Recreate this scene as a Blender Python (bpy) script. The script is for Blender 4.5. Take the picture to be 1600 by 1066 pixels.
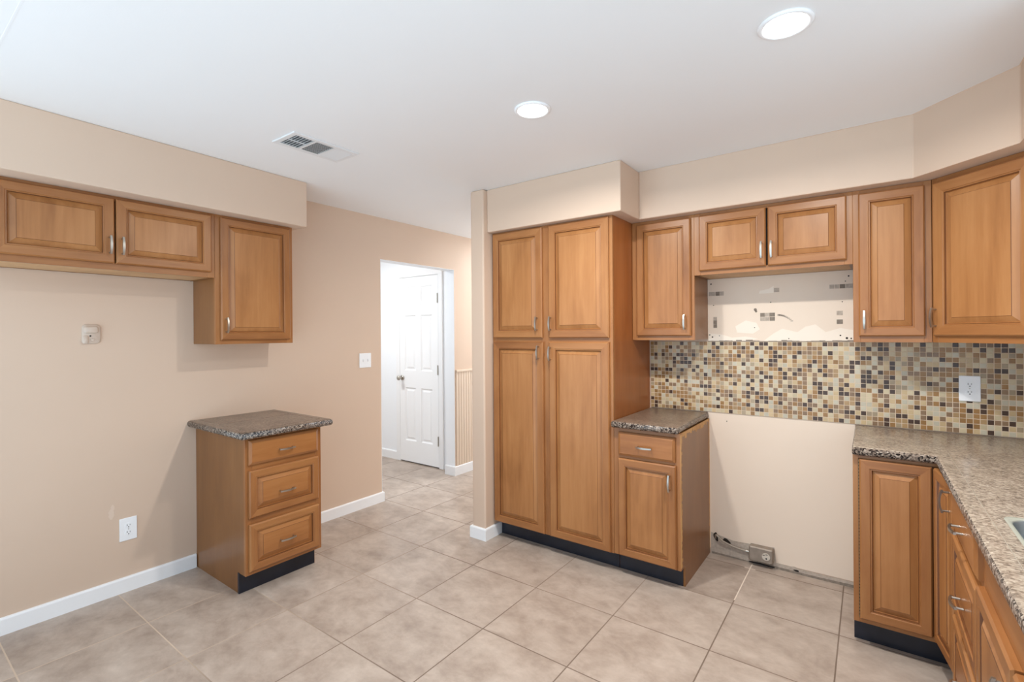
import bpy, bmesh, math, random
from mathutils import Vector, Matrix

# ------------------------------------------------------------------ clearing
for o in list(bpy.data.objects):
    bpy.data.objects.remove(o, do_unlink=True)
scene = bpy.context.scene
COL = scene.collection
random.seed(7)
R = math.radians

# ------------------------------------------------------------------ camera
F_PX = 762.0
cam_d = bpy.data.cameras.new('camera')
cam = bpy.data.objects.new('camera', cam_d)
COL.objects.link(cam)
cam_d.sensor_fit = 'HORIZONTAL'
cam_d.sensor_width = 36.0
cam_d.lens = F_PX / 1600.0 * 36.0
cam_d.shift_y = -12.0 / 1600.0
cam_d.clip_start = 0.02
cam.matrix_world = (Matrix.Translation((0, 0, 1.436)) @ Matrix.Rotation(R(36.2), 4, 'Z')
                    @ Matrix.Rotation(R(90), 4, 'X') @ Matrix.Rotation(-0.0076, 4, 'Z'))
scene.camera = cam

# ------------------------------------------------------------------ world, exposure
WORLD_STRENGTH = 1.0
SKY = (0.64, 0.79, 0.93)
GROUND = (1.27, 1.57, 1.82)
LAMP_W = 13.0           # recessed lights of the kitchen, watts each
HALL_W = 14.0
PASSAGE_W = 20.0
w = bpy.data.worlds.new('daylight')
scene.world = w
w.use_nodes = True
wbg = w.node_tree.nodes['Background']
# sky above the horizon, ground below it brightened to light the ceiling
wn_ = w.node_tree.nodes
wtc = wn_.new('ShaderNodeTexCoord')
wsp = wn_.new('ShaderNodeSeparateXYZ')
wrp = wn_.new('ShaderNodeValToRGB')
wmr = wn_.new('ShaderNodeMapRange')
wmr.inputs['From Min'].default_value = -0.25
wmr.inputs['From Max'].default_value = 0.15
w.node_tree.links.new(wtc.outputs['Generated'], wsp.inputs[0])
w.node_tree.links.new(wsp.outputs[2], wmr.inputs['Value'])
w.node_tree.links.new(wmr.outputs[0], wrp.inputs[0])
wrp.color_ramp.elements[0].color = (GROUND[0], GROUND[1], GROUND[2], 1)
wrp.color_ramp.elements[1].color = (SKY[0], SKY[1], SKY[2], 1)
w.node_tree.links.new(wrp.outputs[0], wbg.inputs['Color'])
wbg.inputs['Strength'].default_value = WORLD_STRENGTH
scene.view_settings.view_transform = 'Standard'
scene.view_settings.look = 'None'
scene.view_settings.gamma = 1.0
scene.view_settings.use_curve_mapping = False
scene.view_settings.exposure = 0.69
scene.cycles.use_denoising = True
scene.cycles.max_bounces = 10
scene.cycles.diffuse_bounces = 6
scene.cycles.sample_clamp_indirect = 6.0


# ------------------------------------------------------------------ material helpers
def lin(r, g, b):
    f = lambda c: c / 12.92 if c <= 0.04045 else ((c + 0.055) / 1.055) ** 2.4
    return (f(r / 255), f(g / 255), f(b / 255), 1)


class NT:
    """small helper over a material's node tree"""
    def __init__(self, name):
        self.m = bpy.data.materials.new(name)
        self.m.use_nodes = True
        self.t = self.m.node_tree
        self.n = self.t.nodes
        self.bsdf = self.n['Principled BSDF']

    def node(self, kind, **kw):
        nd = self.n.new(kind)
        for k, v in kw.items():
            setattr(nd, k, v)
        return nd

    def put(self, sock, v):
        if v is None:
            return
        if hasattr(v, 'is_output') or isinstance(v, bpy.types.NodeSocket):
            self.t.links.new(v, sock)
        else:
            sock.default_value = v

    def math(self, op, a, b=None, c=None, clamp=False):
        nd = self.node('ShaderNodeMath', operation=op, use_clamp=clamp)
        for s, v in zip(nd.inputs, (a, b, c)):
            self.put(s, v)
        return nd.outputs[0]

    def coord(self, which='Object'):
        return self.node('ShaderNodeTexCoord').outputs[which]

    def mapping(self, vec, scale=(1, 1, 1), loc=(0, 0, 0), rot=(0, 0, 0)):
        nd = self.node('ShaderNodeMapping')
        self.put(nd.inputs['Vector'], vec)
        nd.inputs['Scale'].default_value = scale
        nd.inputs['Location'].default_value = loc
        nd.inputs['Rotation'].default_value = rot
        return nd.outputs[0]

    def vadd(self, a, b):
        nd = self.node('ShaderNodeVectorMath', operation='ADD')
        self.put(nd.inputs[0], a)
        self.put(nd.inputs[1], b)
        return nd.outputs[0]

    def sep(self, vec):
        nd = self.node('ShaderNodeSeparateXYZ')
        self.put(nd.inputs[0], vec)
        return nd.outputs

    def comb(self, x=0, y=0, z=0):
        nd = self.node('ShaderNodeCombineXYZ')
        for s, v in zip(nd.inputs, (x, y, z)):
            self.put(s, v)
        return nd.outputs[0]

    def noise(self, vec, scale, detail=3, rough=0.5, dist=0.0):
        nd = self.node('ShaderNodeTexNoise')
        self.put(nd.inputs['Vector'], vec)
        nd.inputs['Scale'].default_value = scale
        nd.inputs['Detail'].default_value = detail
        nd.inputs['Roughness'].default_value = rough
        nd.inputs['Distortion'].default_value = dist
        return nd.outputs[0]

    def white(self, vec):
        nd = self.node('ShaderNodeTexWhiteNoise', noise_dimensions='3D')
        self.put(nd.inputs['Vector'], vec)
        return nd.outputs

    def ramp(self, fac, stops, interp='LINEAR'):
        nd = self.node('ShaderNodeValToRGB')
        cr = nd.color_ramp
        cr.interpolation = interp
        while len(cr.elements) < len(stops):
            cr.elements.new(0.5)
        for e, (p, c) in zip(cr.elements, stops):
            e.position = p
            e.color = c if len(c) == 4 else (*c, 1)
        self.put(nd.inputs[0], fac)
        return nd.outputs[0]

    def mix(self, fac, a, b, mode='MIX'):
        nd = self.node('ShaderNodeMix', data_type='RGBA', blend_type=mode)
        self.put(nd.inputs[0], fac)
        self.put(nd.inputs[6], a)
        self.put(nd.inputs[7], b)
        return nd.outputs[2]

    def bump(self, height, strength=0.3, dist=0.002):
        nd = self.node('ShaderNodeBump')
        nd.inputs['Strength'].default_value = strength
        nd.inputs['Distance'].default_value = dist
        self.put(nd.inputs['Height'], height)
        self.put(self.bsdf.inputs['Normal'], nd.outputs[0])

    def set(self, color=None, rough=None, metal=None, spec=None, coat=None, coat_rough=None):
        b = self.bsdf.inputs
        self.put(b['Base Color'], color)
        self.put(b['Roughness'], rough)
        self.put(b['Metallic'], metal)
        self.put(b['Specular IOR Level'], spec)
        self.put(b['Coat Weight'], coat)
        self.put(b['Coat Roughness'], coat_rough)
        return self.m


def plain(name, rgb, rough=0.5, metal=0.0, spec=0.5, var=0.0, scale=8.0):
    t = NT(name)
    c = lin(*rgb)
    if var:
        n = t.noise(t.coord(), scale, 4)
        dark = tuple(v * (1 - var) for v in c[:3]) + (1,)
        lite = tuple(min(1, v * (1 + var)) for v in c[:3]) + (1,)
        c = t.ramp(n, [(0.3, dark), (0.7, lite)])
    return t.set(c, rough, metal, spec)


def paint(name, rgb, rough=0.55, bump=0.12, var=0.02):
    t = NT(name)
    c = lin(*rgb)
    co = t.coord()
    n = t.noise(co, 1.3, 3)
    dark = tuple(v * (1 - var) for v in c[:3]) + (1,)
    lite = tuple(min(1, v * (1 + var)) for v in c[:3]) + (1,)
    col = t.ramp(n, [(0.3, dark), (0.7, lite)])
    t.bump(t.noise(co, 180, 2), bump, 0.001)
    return t.set(col, rough, 0, 0.35)


def wood(name, light, mid, dark, horizontal=False, rough=0.33, spec=0.45, grain=1.0):
    t = NT(name)
    info = t.node('ShaderNodeObjectInfo')
    rnd = t.math('MULTIPLY', info.outputs['Random'], 37.0)
    vec = t.vadd(t.coord(), t.comb(rnd, rnd, rnd))
    s_f = (1.2, 20, 20) if horizontal else (20, 20, 1.2)
    s_b = (1.5, 5, 5) if horizontal else (5, 5, 1.5)
    fine = t.noise(t.mapping(vec, s_f), 1.6, 5, 0.6, 0.25)
    blot = t.noise(t.mapping(vec, s_b), 1.3, 4, 0.55, 0.6)
    fleck = t.noise(t.mapping(vec, tuple(v * 4 for v in s_f)), 1.0, 2, 0.5)
    f = t.math('ADD', t.math('MULTIPLY', fine, 0.42 * grain), t.math('MULTIPLY', blot, 0.58))
    f = t.math('ADD', f, t.math('MULTIPLY', t.math('SUBTRACT', fleck, 0.5), 0.10))
    f = t.math('ADD', f, t.math('MULTIPLY', t.math('SUBTRACT', info.outputs['Random'], 0.5), 0.08))
    col = t.ramp(f, [(0.26, lin(*dark)), (0.48, lin(*mid)), (0.72, lin(*light))])
    t.bump(fine, 0.05, 0.001)
    return t.set(col, rough, 0, spec)


M = {}
M['wall'] = paint('tan wall paint', (213, 189, 168))
M['wall_pale'] = paint('pale unpainted drywall', (234, 216, 197), 0.7)
M['touchup'] = paint('paler tan paint', (221, 200, 182))
M['wainscot'] = paint('beige wainscot paint', (222, 203, 183), 0.45, 0.03)
M['ceiling'] = paint('flat white ceiling paint', (238, 238, 238), 0.8, 0.25, 0.01)
M['trim'] = paint('white trim paint', (244, 245, 246), 0.35, 0.02, 0.005)
M['hall_white'] = paint('white hall paint', (244, 247, 250), 0.6, 0.05, 0.005)
M['door_white'] = paint('white door paint', (246, 247, 248), 0.4, 0.02, 0.005)
M['wood_v'] = wood('maple, upright grain', (184, 131, 82), (168, 114, 67), (141, 91, 50))
M['wood_h'] = wood('maple, level grain', (178, 123, 73), (162, 106, 59), (134, 84, 44), True)
M['frame_v'] = wood('maple frame, upright grain', (174, 122, 74), (157, 104, 60), (127, 79, 43))
M['frame_h'] = wood('maple frame, level grain', (174, 122, 74), (157, 104, 60), (127, 79, 43), True)
M['glaze'] = wood('brown glaze in the grooves', (130, 82, 48), (108, 66, 37), (78, 46, 26))
M['side'] = wood('brown cabinet side veneer', (152, 105, 60), (138, 92, 50), (122, 79, 41), False, 0.3, 0.5, 0.5)
M['side_warm'] = wood('warm brown cabinet side veneer', (182, 115, 62), (166, 100, 50), (148, 86, 40), False, 0.3, 0.5, 0.5)
M['under'] = wood('pale plywood underside', (214, 178, 134), (202, 164, 120), (184, 146, 104), False, 0.5)
M['raw'] = wood('raw sawn wood edge', (222, 180, 126), (206, 160, 104), (176, 130, 80), False, 0.6)
M['kick'] = plain('black vinyl toe kick', (26, 30, 42), 0.32, 0, 0.5, 0.25, 14)
M['nickel'] = plain('brushed nickel', (186, 181, 172), 0.36, 1.0)
M['mud'] = paint('white joint compound', (244, 231, 215), 0.8)
M['dark'] = plain('dark gap', (38, 30, 24), 0.8)
M['brass'] = plain('dull hinge steel', (150, 128, 100), 0.4, 0.9)
M['plastic'] = plain('white plastic', (244, 246, 248), 0.3)
M['slot'] = plain('black slot', (40, 40, 42), 0.6)
M['steel'] = plain('brushed stainless steel', (168, 175, 178), 0.42, 1.0, 0.5, 0.05, 20)
M['caulk'] = plain('pale sink rim', (166, 167, 154), 0.4)
M['seam'] = plain('pale granite joint', (164, 153, 138), 0.4)
M['almond'] = plain('almond plastic', (206, 196, 182), 0.4)
M['zinc'] = plain('grey galvanised box', (150, 138, 126), 0.5, 0.35, 0.5, 0.15, 30)
M['cable'] = plain('grey flexible cable', (168, 156, 142), 0.45, 0.4)
M['mortar'] = plain('grey mortar scar', (138, 126, 114), 0.9, 0, 0.2, 0.2, 60)
M['mortar_light'] = plain('light mortar scar', (186, 172, 158), 0.9, 0, 0.2, 0.15, 60)
M['vent'] = plain('white vent enamel', (226, 226, 226), 0.45)
M['vent_dark'] = plain('dark duct', (96, 96, 98), 0.8)
M['putty'] = paint('tan painted-over fitting', (206, 188, 172), 0.4, 0.05)


def granite(name, stops, edge=False):
    t = NT(name)
    co = t.coord()
    big = t.noise(t.mapping(co, (1, 1, 1)), 9 if not edge else 30, 4, 0.6, 0.6)
    v = t.node('ShaderNodeTexVoronoi', feature='F1')
    t.put(v.inputs['Vector'], t.mapping(t.vadd(co, t.comb(0, 0, 0)), (1, 1, 1)))
    v.inputs['Scale'].default_value = 150 if not edge else 175
    cell = t.sep(v.outputs['Color'])[0]
    fine = t.noise(t.mapping(co, (1.0, 1.7, 1.0), rot=(0, 0, 0.5)), 62, 4, 0.65, 0.4)
    f = t.math('ADD', t.math('MULTIPLY', fine, 0.62 if not edge else 0.25), t.math('MULTIPLY', cell, 0.20 if not edge else 0.7))
    f = t.math('ADD', f, t.math('MULTIPLY', big, 0.25 if not edge else 0.05))
    col = t.ramp(f, stops)
    return t, col, co


t, col, co = granite('polished brown granite', [(0.32, lin(84, 75, 67)), (0.43, lin(130, 116, 103)), (0.52, lin(156, 141, 125)),
                                                (0.62, lin(176, 162, 145)), (0.76, lin(202, 190, 173))])
M['granite'] = t.set(col, 0.22, 0, 0.5)
t, col, co = granite('granite darkened for grazing view', [(0.34, lin(56, 46, 40)), (0.45, lin(98, 82, 70)), (0.56, lin(126, 108, 94)),
                                            (0.70, lin(150, 132, 116))])
M['granite_grazing'] = t.set(col, 0.3, 0, 0.45)  # same granite, its darker look at grazing view put into the colour
t, col, co = granite('speckled granite edge', [(0.22, lin(24, 22, 24)), (0.36, lin(70, 62, 58)), (0.5, lin(118, 104, 94)),
                                               (0.68, lin(142, 127, 114)), (0.84, lin(180, 167, 154))], True)
M['granite_edge'] = t.set(col, 0.25, 0, 0.5)


def floor_tile():
    t = NT('taupe porcelain floor tile')
    co = t.coord()
    s = t.sep(co)
    u = t.math('DIVIDE', t.math('ADD', s[0], 2.925), 0.467)
    v = t.math('DIVIDE', t.math('SUBTRACT', s[1], 0.420), 0.468)
    def edge(a):
        f = t.math('FRACT', a)
        return t.math('MINIMUM', f, t.math('SUBTRACT', 1.0, f))
    e = t.math('MINIMUM', edge(u), edge(v))
    mask = t.math('LESS_THAN', e, 0.0062)
    cell = t.comb(t.math('FLOOR', u), t.math('FLOOR', v), 0.0)
    wn = t.white(cell)
    vec = t.vadd(co, t.mapping(wn[1], (9, 9, 9)))
    cloud = t.noise(t.mapping(vec, (1, 1.35, 1), rot=(0, 0, 0.6)), 5.2, 8, 0.66, 0.25)
    fine = t.noise(vec, 26, 4, 0.6)
    f = t.math('ADD', t.math('MULTIPLY', cloud, 0.85), t.math('MULTIPLY', fine, 0.15))
    f = t.math('ADD', f, t.math('MULTIPLY', t.math('SUBTRACT', wn[0], 0.5), 0.05))
    col = t.ramp(f, [(0.30, lin(150, 134, 121)), (0.46, lin(172, 156, 143)), (0.58, lin(186, 171, 158)), (0.72, lin(200, 186, 173))])
    gn = t.noise(co, 0.9, 2)
    gcol = t.ramp(gn, [(0.45, lin(122, 105, 92)), (0.75, lin(178, 160, 144))])
    left = t.math('MULTIPLY', t.math('SUBTRACT', -2.0, s[0]), 1.6, clamp=True)
    near = t.math('MULTIPLY', t.math('SUBTRACT', 1.75, s[1]), 1.6, clamp=True)
    gcol = t.mix(t.math('MULTIPLY', left, near), gcol, lin(205, 186, 166))
    gap = t.math('MULTIPLY', t.math('GREATER_THAN', s[0], -0.62), t.math('MULTIPLY', t.math('LESS_THAN', s[0], -0.56), t.math('GREATER_THAN', s[1], 2.8)))
    gcol = t.mix(gap, gcol, lin(222, 208, 192))
    col = t.mix(mask, col, gcol)
    hgt = t.math('ADD', t.math('MULTIPLY', t.math('SUBTRACT', 1.0, mask), 1.0), t.math('MULTIPLY', cloud, 0.15))
    t.bump(hgt, 0.35, 0.002)
    return t.set(col, t.math('ADD', 0.36, t.math('MULTIPLY', mask, 0.4)), 0, 0.45)


M['floor'] = floor_tile()


def mosaic():
    t = NT('brown and cream glass mosaic')
    s = t.sep(t.coord())
    P = 0.0253
    u = t.math('DIVIDE', t.math('ADD', s[0], 1.2285), P)
    v = t.math('DIVIDE', t.math('SUBTRACT', s[2], 0.917), P)
    def edge(a):
        f = t.math('FRACT', a)
        return t.math('MINIMUM', f, t.math('SUBTRACT', 1.0, f))
    e = t.math('MINIMUM', edge(u), edge(v))
    mask = t.math('LESS_THAN', e, 0.055)
    cell = t.comb(t.math('FLOOR', u), t.math('FLOOR', v), 3.0)
    wn = t.white(cell)
    wn2 = t.white(t.comb(t.math('FLOOR', v), t.math('FLOOR', u), 11.0))
    col = t.ramp(wn[0], [(0.0, lin(80, 60, 48)), (0.15, lin(164, 124, 76)), (0.32, lin(148, 120, 92)), (0.45, lin(180, 148, 106)),
                         (0.56, lin(212, 186, 144)), (0.69, lin(214, 198, 164)), (0.82, lin(206, 198, 176)), (0.93, lin(176, 158, 130))], 'CONSTANT')
    streak = t.noise(t.mapping(t.coord(), (30, 1, 220)), 1.0, 2)
    bright = t.math('ADD', 0.70, t.math('ADD', t.math('MULTIPLY', wn2[0], 0.16), t.math('MULTIPLY', streak, 0.14)))
    nd = t.node('ShaderNodeVectorMath', operation='SCALE')
    t.put(nd.inputs[0], col)
    t.put(nd.inputs[3], bright)
    col = t.mix(mask, nd.outputs[0], lin(212, 192, 168))
    smooth = t.math('MULTIPLY', t.math('MINIMUM', e, 0.12), 8.0)
    t.bump(smooth, 0.4, 0.0015)
    return t.set(col, t.math('ADD', 0.22, t.math('MULTIPLY', mask, 0.5)), 0, 0.35)


M['mosaic'] = mosaic()


def emitter(name, rgb, strength):
    t = NT(name)
    t.bsdf.inputs['Base Color'].default_value = (0.9, 0.9, 0.9, 1)
    t.bsdf.inputs['Emission Color'].default_value = (*rgb, 1)
    t.bsdf.inputs['Emission Strength'].default_value = strength
    return t.m


M['lens'] = emitter('lit lamp lens', (1.0, 0.97, 0.92), 6.0)


# ------------------------------------------------------------------ mesh helpers
class MB:
    """collects shapes in one bmesh and links them as ONE mesh object"""
    def __init__(self):
        self.bm = bmesh.new()
        self.mats = []

    def mi(self, m):
        if m not in self.mats:
            self.mats.append(m)
        return self.mats.index(m)

    def box(self, x0, y0, z0, x1, y1, z1, mat, bevel=0.0, seg=2):
        b = bmesh.new()
        r = bmesh.ops.create_cube(b, size=1.0)
        bmesh.ops.scale(b, vec=(abs(x1 - x0), abs(y1 - y0), abs(z1 - z0)), verts=b.verts)
        bmesh.ops.translate(b, vec=((x0 + x1) / 2, (y0 + y1) / 2, (z0 + z1) / 2), verts=b.verts)
        if bevel > 0:
            bmesh.ops.bevel(b, geom=list(b.edges), offset=bevel, segments=seg, profile=0.5, affect='EDGES')
        self.merge(b, mat)
        return self

    def merge(self, b, mat=None):
        if mat is not None:
            k = self.mi(mat)
            for f in b.faces:
                f.material_index = k
        me = bpy.data.meshes.new('tmp')
        b.to_mesh(me)
        b.free()
        self.bm.from_mesh(me)
        bpy.data.meshes.remove(me)

    def prism(self, pts, z0, z1, mat, bevel=0.0, seg=2, side=None):
        """upright prism over a counter-clockwise outline"""
        b = bmesh.new()
        lo = [b.verts.new((x, y, z0)) for x, y in pts]
        hi = [b.verts.new((x, y, z1)) for x, y in pts]
        b.faces.new(list(reversed(lo)))
        b.faces.new(hi)
        n = len(pts)
        for i in range(n):
            b.faces.new((lo[i], lo[(i + 1) % n], hi[(i + 1) % n], hi[i]))
        if bevel:
            bmesh.ops.bevel(b, geom=list(b.edges), offset=bevel, segments=seg, profile=0.5, affect='EDGES')
        self.merge(b, mat)
        return self

    def extrude_y(self, pts, y0, y1, mat):
        """prism along y over an outline in x,z"""
        b = bmesh.new()
        a = [b.verts.new((x, y0, z)) for x, z in pts]
        c = [b.verts.new((x, y1, z)) for x, z in pts]
        n = len(pts)
        b.faces.new(a)
        b.faces.new(list(reversed(c)))
        for i in range(n):
            b.faces.new((a[(i + 1) % n], a[i], c[i], c[(i + 1) % n]))
        bmesh.ops.recalc_face_normals(b, faces=b.faces)
        self.merge(b, mat)
        return self

    def disc(self, c, axis, r, h, mat, seg=32, r2=None):
        """short cylinder or cone, centred on c, along axis"""
        b = bmesh.new()
        bmesh.ops.create_cone(b, cap_ends=True, segments=seg, radius1=r, radius2=r if r2 is None else r2, depth=h)
        q = Vector((0, 0, 1)).rotation_difference(Vector(axis))
        bmesh.ops.rotate(b, cent=(0, 0, 0), matrix=q.to_matrix(), verts=b.verts)
        bmesh.ops.translate(b, vec=c, verts=b.verts)
        self.merge(b, mat)
        return self

    def ring(self, c, r_in, r_out, z0, z1, mat, seg=40):
        """flat ring with a rounded lower lip, axis z"""
        b = bmesh.new()
        prof = [(r_in, z1), (r_in, z0 + 0.002), (r_in + 0.004, z0), (r_out - 0.006, z0), (r_out, z0 + 0.004), (r_out, z1)]
        rows = []
        for k in range(seg):
            a = 2 * math.pi * k / seg
            rows.append([b.verts.new((c[0] + r * math.cos(a), c[1] + r * math.sin(a), z)) for r, z in prof])
        for k in range(seg):
            p, q = rows[k], rows[(k + 1) % seg]
            for i in range(len(prof) - 1):
                b.faces.new((p[i], q[i], q[i + 1], p[i + 1]))
            b.faces.new((p[-1], q[-1], q[0], p[0]))
        bmesh.ops.recalc_face_normals(b, faces=b.faces)
        self.merge(b, mat)
        return self

    def tube(self, pts, r, mat, seg=10):
        b = bmesh.new()
        pts = [Vector(p) for p in pts]
        rows = []
        for i, p in enumerate(pts):
            d = (pts[min(i + 1, len(pts) - 1)] - pts[max(i - 1, 0)]).normalized()
            ref = Vector((0, 0, 1)) if abs(d.z) < 0.9 else Vector((1, 0, 0))
            a = d.cross(ref).normalized()
            c = d.cross(a).normalized()
            rows.append([b.verts.new(p + a * r * math.cos(2 * math.pi * k / seg) + c * r * math.sin(2 * math.pi * k / seg)) for k in range(seg)])
        for i in range(len(rows) - 1):
            for k in range(seg):
                b.faces.new((rows[i][k], rows[i][(k + 1) % seg], rows[i + 1][(k + 1) % seg], rows[i + 1][k]))
        b.faces.new(list(reversed(rows[0])))
        b.faces.new(rows[-1])
        bmesh.ops.recalc_face_normals(b, faces=b.faces)
        for f in b.faces:
            f.smooth = True
        self.merge(b, mat)
        return self

    def rings(self, x0, z0, x1, z1, prof, mats, y_back=0.0):
        """nested mitred rectangles in the x,z plane: prof = [(inset, y)], front faces -y;
        mats[i] = (upright members, level members) for the band from ring i to ring i+1; last = centre"""
        b = bmesh.new()
        rows = []
        for ins, y in prof:
            rows.append([b.verts.new(p) for p in ((x0 + ins, y, z0 + ins), (x1 - ins, y, z0 + ins), (x1 - ins, y, z1 - ins), (x0 + ins, y, z1 - ins))])
        for i in range(len(rows) - 1):
            for k in range(4):
                f = b.faces.new((rows[i][k], rows[i][(k + 1) % 4], rows[i + 1][(k + 1) % 4], rows[i + 1][k]))
                f.material_index = self.mi(mats[i][0] if k in (1, 3) else mats[i][1])
        f = b.faces.new(rows[-1])
        f.material_index = self.mi(mats[-1][0])
        f = b.faces.new(list(reversed(rows[0])))
        f.material_index = self.mi(mats[0][0])
        self.merge(b)
        return self

    def build(self, name, parent=None, smooth=False):
        me = bpy.data.meshes.new(name)
        bmesh.ops.remove_doubles(self.bm, verts=self.bm.verts, dist=1e-6) if False else None
        self.bm.to_mesh(me)
        self.bm.free()
        for m in self.mats:
            me.materials.append(m)
        if smooth:
            for p in me.polygons:
                p.use_smooth = True
        o = bpy.data.objects.new(name, me)
        COL.objects.link(o)
        if parent is not None:
            o.parent = parent
        return o


def thing(name, label, cat, loc=(0, 0, 0), rz=0.0, group=None):
    o = bpy.data.objects.new(name, None)
    COL.objects.link(o)
    o.location = loc
    o.rotation_euler = (0, 0, R(rz))
    o.empty_display_size = 0.1
    return tag(o, label, cat, group)


def tag(o, label, cat, group=None):
    o['label'] = label
    o['category'] = cat
    if group:
        o['group'] = group
    return o


def struct(o, label=None):
    o['kind'] = 'structure'
    if label:
        o['label'] = label
    return o


# ------------------------------------------------------------------ the room
CEIL = 2.44
WX = -3.385        # face of the left wall
WY = 3.32          # face of the back wall
RX = 0.862         # face of the right wall

struct(MB().box(-5.7, -0.45, -0.08, 1.1, 6.2, 0.0, M['floor']).build('floor'))
struct(MB().box(-5.7, -0.9, CEIL, 1.1, 6.2, CEIL + 0.1, M['ceiling']).build('ceiling'))
# left wall with the doorway to the hall
struct(MB().box(WX - 0.115, -0.45, 0, WX, 2.716, CEIL, M['wall'])
       .box(WX - 0.115, 2.716, 2.083, WX, 3.638, CEIL, M['wall'])
       .box(WX - 0.115, 3.638, 0, WX, 6.0, CEIL, M['wall']).build('wall_left'))
# white reveal of the doorway
struct(MB().box(WX - 0.116, 3.634, 0, WX - 0.001, 3.640, 2.083, M['hall_white'])
       .box(WX - 0.116, 2.716, 2.0795, WX - 0.001, 3.636, 2.085, M['hall_white'])
       .box(WX - 0.116, 2.714, 0, WX - 0.001, 2.720, 2.083, M['hall_white']).build('trim_1'))
struct(MB().box(-2.15, WY, 0, RX + 0.1, WY + 0.115, CEIL, M['wall']).build('wall_back'))
struct(MB().box(-2.271, 2.614, 0, -2.154, 3.6, CEIL, M['wall'], 0.012, 3).build('wall_wing'))
struct(MB().box(-2.271, 3.6, 0, -2.154, 6.0, CEIL, M['hall_white']).build('wall_passage'))
struct(MB().box(-3.5, 6.0, 0, -3.37, 6.1, CEIL, M['hall_white']).box(-2.30, 6.0, 0, -2.154, 6.1, CEIL, M['hall_white'])
       .box(-3.37, 6.0, 2.2, -2.30, 6.1, CEIL, M['hall_white']).build('wall_far'))  # unseen opening, added so world light brightens the passage ceiling
# right wall with an unseen window over the sink, added to let light in
struct(MB().box(RX, 2.05, 0, RX + 0.1, WY, CEIL, M['wall'])
       .box(RX, 0.45, 0, RX + 0.1, 0.75, CEIL, M['wall'])
       .box(RX, 0.75, 0, RX + 0.1, 2.05, 1.07, M['wall'])
       .box(RX, 0.75, 2.1, RX + 0.1, 2.05, CEIL, M['wall']).build('wall_right'))
wf = MB()
for a in ((0.75, 1.07, 2.05, 1.11), (0.75, 2.06, 2.05, 2.1), (0.75, 1.11, 0.79, 2.06), (2.01, 1.11, 2.05, 2.06), (1.38, 1.11, 1.42, 2.06)):
    wf.box(RX + 0.03, a[0], a[1], RX + 0.07, a[2], a[3], M['trim'])
struct(wf.build('added_window_1'))  # frame of the added, unseen light opening
# the hall behind the doorway
struct(MB().box(-5.6, 3.74, 0, WX - 0.115, 3.85, CEIL, M['hall_white']).build('wall_hall'))
struct(MB().box(-5.7, 1.5, 0, -5.6, 3.85, CEIL, M['hall_white'])
       .box(-5.7, 1.4, 0, WX - 0.115, 1.5, CEIL, M['hall_white']).build('wall_side'))

# soffits over the cabinets
struct(MB().prism([(WX, -0.45), (-2.905, -0.45), (-2.984, 1.80), (WX, 1.80)], 2.146, CEIL, M['wall'], 0.006, 2).build('trim_2'))
struct(MB().box(-2.154, 2.655, 2.143, -1.157, WY, CEIL, M['wall'], 0.006, 2).build('trim_3'))
struct(MB().prism([(-1.157, WY), (-1.157, 2.936), (0.170, 2.936), (0.470, 2.636), (0.470, 2.05), (RX, 2.05), (RX, WY)],
                  2.143, CEIL, M['wall'], 0.004, 1).build('trim_4'))


def baseboard(name, pts, mat, h=0.083, t=0.014):
    """follows pts on the floor; the board lies to the left of the walking direction"""
    mb = MB()
    b = bmesh.new()
    n = len(pts)
    offs = []
    for i in range(n):
        p = Vector(pts[i])
        ds = []
        if i > 0:
            ds.append((p - Vector(pts[i - 1])).normalized())
        if i < n - 1:
            ds.append((Vector(pts[i + 1]) - p).normalized())
        ns = [Vector((-d.y, d.x)) for d in ds]
        off = ns[0] if len(ns) == 1 else (ns[0] + ns[1]) / (1 + ns[0].dot(ns[1]))
        offs.append(off)
    prof = [(0, 0), (t, 0), (t, h - 0.009), (t * 0.8, h - 0.003), (t * 0.45, h), (0, h)]
    rows = []
    for p, o in zip(pts, offs):
        rows.append([b.verts.new((p[0] + o.x * d, p[1] + o.y * d, z)) for d, z in prof])
    for i in range(n - 1):
        for k in range(len(prof)):
            b.faces.new((rows[i][k], rows[i][(k + 1) % len(prof)], rows[i + 1][(k + 1) % len(prof)], rows[i + 1][k]))
    b.faces.new(rows[0])
    b.faces.new(list(reversed(rows[-1])))
    bmesh.ops.recalc_face_normals(b, faces=b.faces)
    mb.merge(b, mat)
    return struct(mb.build(name))


baseboard('baseboard_left', [(WX, 1.279), (WX, -0.44)], M['trim'])
baseboard('baseboard_doorway', [(WX - 0.1, 2.7205), (WX, 2.7205), (WX, 1.746)], M['trim'])
baseboard('baseboard_passage', [(WX, 5.9), (WX, 3.6335), (WX - 0.115, 3.6335), (WX - 0.115, 3.72)], M['trim'], 0.095)
baseboard('baseboard_hall', [(-4.37, 3.74), (-5.55, 3.74)], M['trim'], 0.095)
baseboard('baseboard_wing', [(-2.158, 2.785), (-2.154, 2.785), (-2.154, 2.614), (-2.271, 2.614), (-2.271, 5.8)], M['trim'])

# beadboard wainscot on the left wall past the doorway
wb = MB()
y = 3.652
while y < 5.6:
    wb.box(WX, y, 0.09, WX + 0.008, y + 0.034, 1.05, M['wainscot'], 0.003, 1)
    y += 0.038
wb.box(WX, 3.65, 0.09, WX + 0.004, 5.6, 1.05, M['wainscot'])
wb.box(WX, 3.648, 1.045, WX + 0.018, 5.6, 1.068, M['wainscot'], 0.005, 2)
struct(wb.build('trim_5'))

# faint drywall joint on the ceiling
struct(MB().box(-3.3, 0.312, CEIL - 0.0006, -1.9, 0.318, CEIL + 0.001, M['ceiling']).build('trim_6'))

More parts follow.
